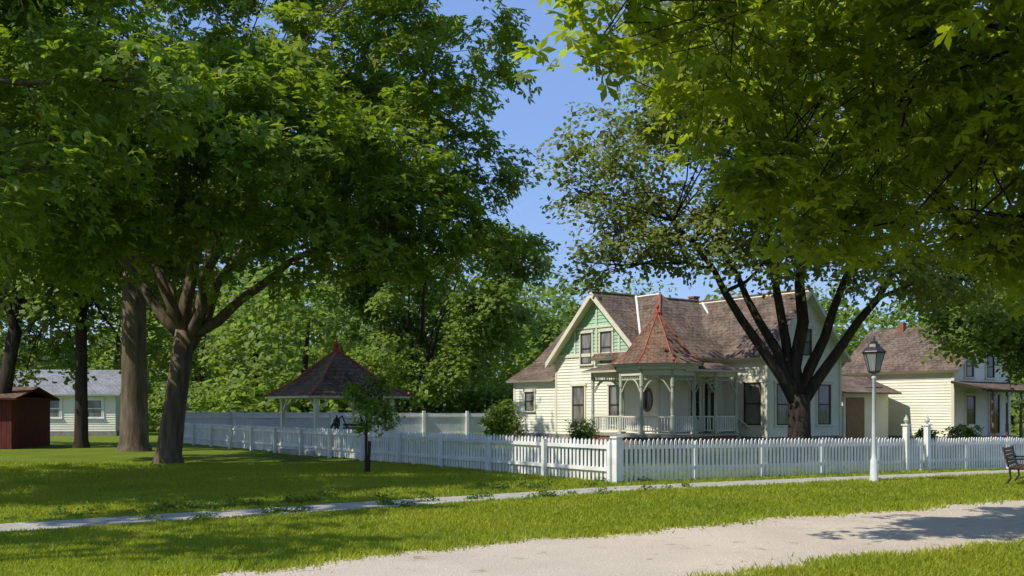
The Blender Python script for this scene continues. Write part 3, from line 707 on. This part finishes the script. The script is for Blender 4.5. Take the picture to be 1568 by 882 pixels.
tree('unseen_shadow_tree',12.3,12.0,.4,3.6,(-2.2,1,8.6),(8.6,7,4.6),38,2050,22,.19,5,'leafC','barkd',61,lr=.37,sr=.45,lk=.5,
     limbs=[(-1,0,10),(-6.0,1,8.6),(-3.5,3,7.4),(-4,-2,9),(1,3,9),(-8,.5,8.6),(-2,1.5,6.4)],
     extra=[(.75,11,5.75,.32),(1.1,11,6.3,.5),(1.6,11.2,6.7,.6),(2.1,11.4,6.9,.7),(1.9,11.6,6.1,.4),(2.7,12.2,6.6,.8),(2.4,12.5,6.0,.6),(2.9,13,5.5,.75),(3.4,13,4.9,.7),(3.0,13,4.7,.35),(3.9,13.2,4.6,.65),
            (4.4,13.5,4.25,.5),(4.6,13.5,5.0,.8),(5.3,13.6,4.3,.6),(6.1,14,4.2,.7),(6.9,14,4.15,.65),(7.6,14,4.1,.8),(8.4,14.5,4.3,.9),(3.8,12.6,6.1,1.0),(5.0,12.5,5.9,1.1),(6.2,12.5,5.6,1.2),(7.4,12.5,5.4,1.3),(8.6,12,5.4,1.4),
            (3.6,11.5,7.2,1.0),(5,11,7.2,1.2),(6.4,11,6.9,1.2),(4.3,13.6,6.9,1.1),(6,14.5,6.6,1.4),(7.6,14.8,6.2,1.5),(5.4,15,5.4,1.0)],
     cut=lambda x,y,z: x<2.8 or (x<6 and z<6))
tree('shade_tree',22.5,41.5,.25,3.0,(-.5,-.5,6.6),(5.6,4,3.6),20,1150,24,.22,1,'leafF','barkd',71,lr=.42,
     extra=[(17.2,41,6.3,1.2),(18.2,41,5.3,1.0),(19.6,41,6.0,1.4),(20.8,40.5,4.9,1.2),(21.8,40.5,4.1,.9),(19.4,41,4.9,.9)])
tree('young_tree',-3.72,25.4,.035,1.1,(.05,0,2.0),(.85,.8,.85),12,110,12,.12,1,'leafA','barkd',81,lr=.36,nlimb=4,sr=.22)
mb=MB(); mb.tube([(-3.65,25.3,-.1),(-3.62,25.3,.85)],[.04,.04],'barkd',6); mb.obj('wooden_stake')
def mass(name,items,seed,leaf=.6,mat='leafF',spr=200,lps=16,nl=22,low=True):
    rng=np.random.default_rng(seed); e=empty(name); L=[]; mb=MB()
    for x,y,r,h in items:
        mb.tube([(x,y,-.2),(x,y,h*.35),(x+.3,y,h*.6)],[.28,.2,.06],'barkd',8)
        for k in range(nl):
            d=unit(rng.normal(size=(1,3)))[0]; q=.35+.55*rng.random()
            L.append((x+d[0]*q*r,y+d[1]*q*r,h*.55+d[2]*q*h*.43,r*(.28+.2*rng.random())))
        if low:
            for k in range(6): L.append((x+rng.uniform(-1,1)*r,y-rng.random()*2,1.0+rng.random()*1.6,1.6+rng.random()))
    P,Nn,rn,_=sprays(L,len(items)*spr,lps,rng,.9)
    P[:,2]=np.abs(P[:,2])
    quadmesh('foliage',leafverts(P,Nn,leaf,1,rng),1,rn,mat,e); mb.obj('trunks',e,True)
items=[(-2.5,66,5.5,12),(-8,62,4.5,11.5),(2.3,68,4.2,11.5),(5.5,80,6,13),(-12.5,60,5,12),(-17,66,6,14),(-23,74,7,14),(-31,78,8,15),(-40,72,7,14),(-28,88,8,16),(0,88,7,14),(-9,84,7,15),(12,85,6,12),(20,88,7,12),(28,80,7,12),(36,72,7,13),(44,70,8,14),(33,60,5,11),(-46,76,9,15),(-18,92,8,16),(9,95,7,14)]
mass('distant_trees',items,91,leaf=.42,spr=270,lps=20)
items=[(-150+300*i/41+random.uniform(-3,3),random.uniform(108,130),8,random.uniform(10,13)) for i in range(42)]
mass('distant_tree_line',items,92,1.2,spr=90,lps=14,nl=14)
rng=np.random.default_rng(93); L=[]
for i in range(46):
    x=-45+i*1.05+rng.normal(0,.4); L.append((x,(68 if x<-20 else 61)+rng.normal(0,1.2)+ (0 if x>-14 else 3),1.1+rng.random()*1.5,1.3+rng.random()*.9))
P,Nn,rn,_=sprays(L,2200,16,rng,.6); P[:,2]=np.abs(P[:,2])
quadmesh('shrub_row',leafverts(P,Nn,.3,1,rng),1,rn,'leafF')
def bush(name,x,y,r,h,leaf,n,mat='bush'):
    rng=np.random.default_rng(int(abs(x)*10)+200); z=float(T(x,y)); L=[(rng.normal(0,r*.3),rng.normal(0,r*.3),h*.45+rng.normal(0,h*.1),r*.6) for _ in range(6)]
    P,Nn,rn,_=sprays(L,n,14,rng,r*.25,zs=h/r*.8)
    P[:,2]=np.maximum(P[:,2],.02); e=empty(name,x,y,z); quadmesh('foliage',leafverts(P,Nn,leaf,1,rng),1,rn,mat,e)
    mb=MB()
    for i in range(5): mb.tube([(0,0,-.1),(L[i][0]*.7,L[i][1]*.7,L[i][2])],[.02,.008],'barkd',5)
    mb.obj('stems',e)
bush('boxwood_shrub',2.75,40.5,.62,1.25,.07,420)
bush('lilac_bush',-.6,47.5,.95,2.0,.15,260,'leafF')
bush('garden_plants',15.9,38.5,.6,1.0,.12,120,'leafF'); bush('garden_plants',18.7,41,.6,1.0,.12,120,'leafF')

# ---------------------------------------------------------------- light, sky, camera
SD=Vector((-.72,-.42,.98)).normalized()
el=math.asin(SD.z); rot=math.atan2(SD.x,SD.y)
wd=bpy.data.worlds.new('World'); sc.world=wd; wd.use_nodes=True; nt=wd.node_tree; nt.nodes.clear()
out=nt.nodes.new('ShaderNodeOutputWorld'); bg=nt.nodes.new('ShaderNodeBackground'); bg.inputs[1].default_value=.15
sky=nt.nodes.new('ShaderNodeTexSky'); sky.sky_type='NISHITA'; sky.sun_disc=False; sky.sun_elevation=el; sky.sun_rotation=rot
sky.dust_density=.6; sky.ozone_density=1.4; sky.air_density=1.0
tc=nt.nodes.new('ShaderNodeTexCoord'); mp=mapping(nt,tc.outputs['Generated'],(1,1,2.2))
f=ramp(nt,noise(nt,3.0,6,mp,.55),.60,.86)
blue=mixc(nt,.6,sky.outputs[0],(1.7,3.0,6.4))
nt.links.new(mixc(nt,f,blue,(5.6,5.9,6.5)),bg.inputs[0]); nt.links.new(bg.outputs[0],out.inputs[0])
l=bpy.data.lights.new('sun','SUN'); l.energy=5.0; l.angle=math.radians(.5); l.color=(1,.94,.81)
lo=bpy.data.objects.new('sun',l); sc.collection.objects.link(lo); lo.rotation_euler=SD.to_track_quat('Z','Y').to_euler(); lo.location=(0,0,30)
cd=bpy.data.cameras.new('camera'); co=bpy.data.objects.new('camera',cd); sc.collection.objects.link(co); sc.camera=co
cd.lens=35; cd.sensor_width=36; cd.shift_y=.117; cd.clip_end=3000; cd.clip_start=.1
co.location=(0,0,1.7); co.rotation_euler=(math.pi/2,0,0)
print('leaf polys',TOTAL)
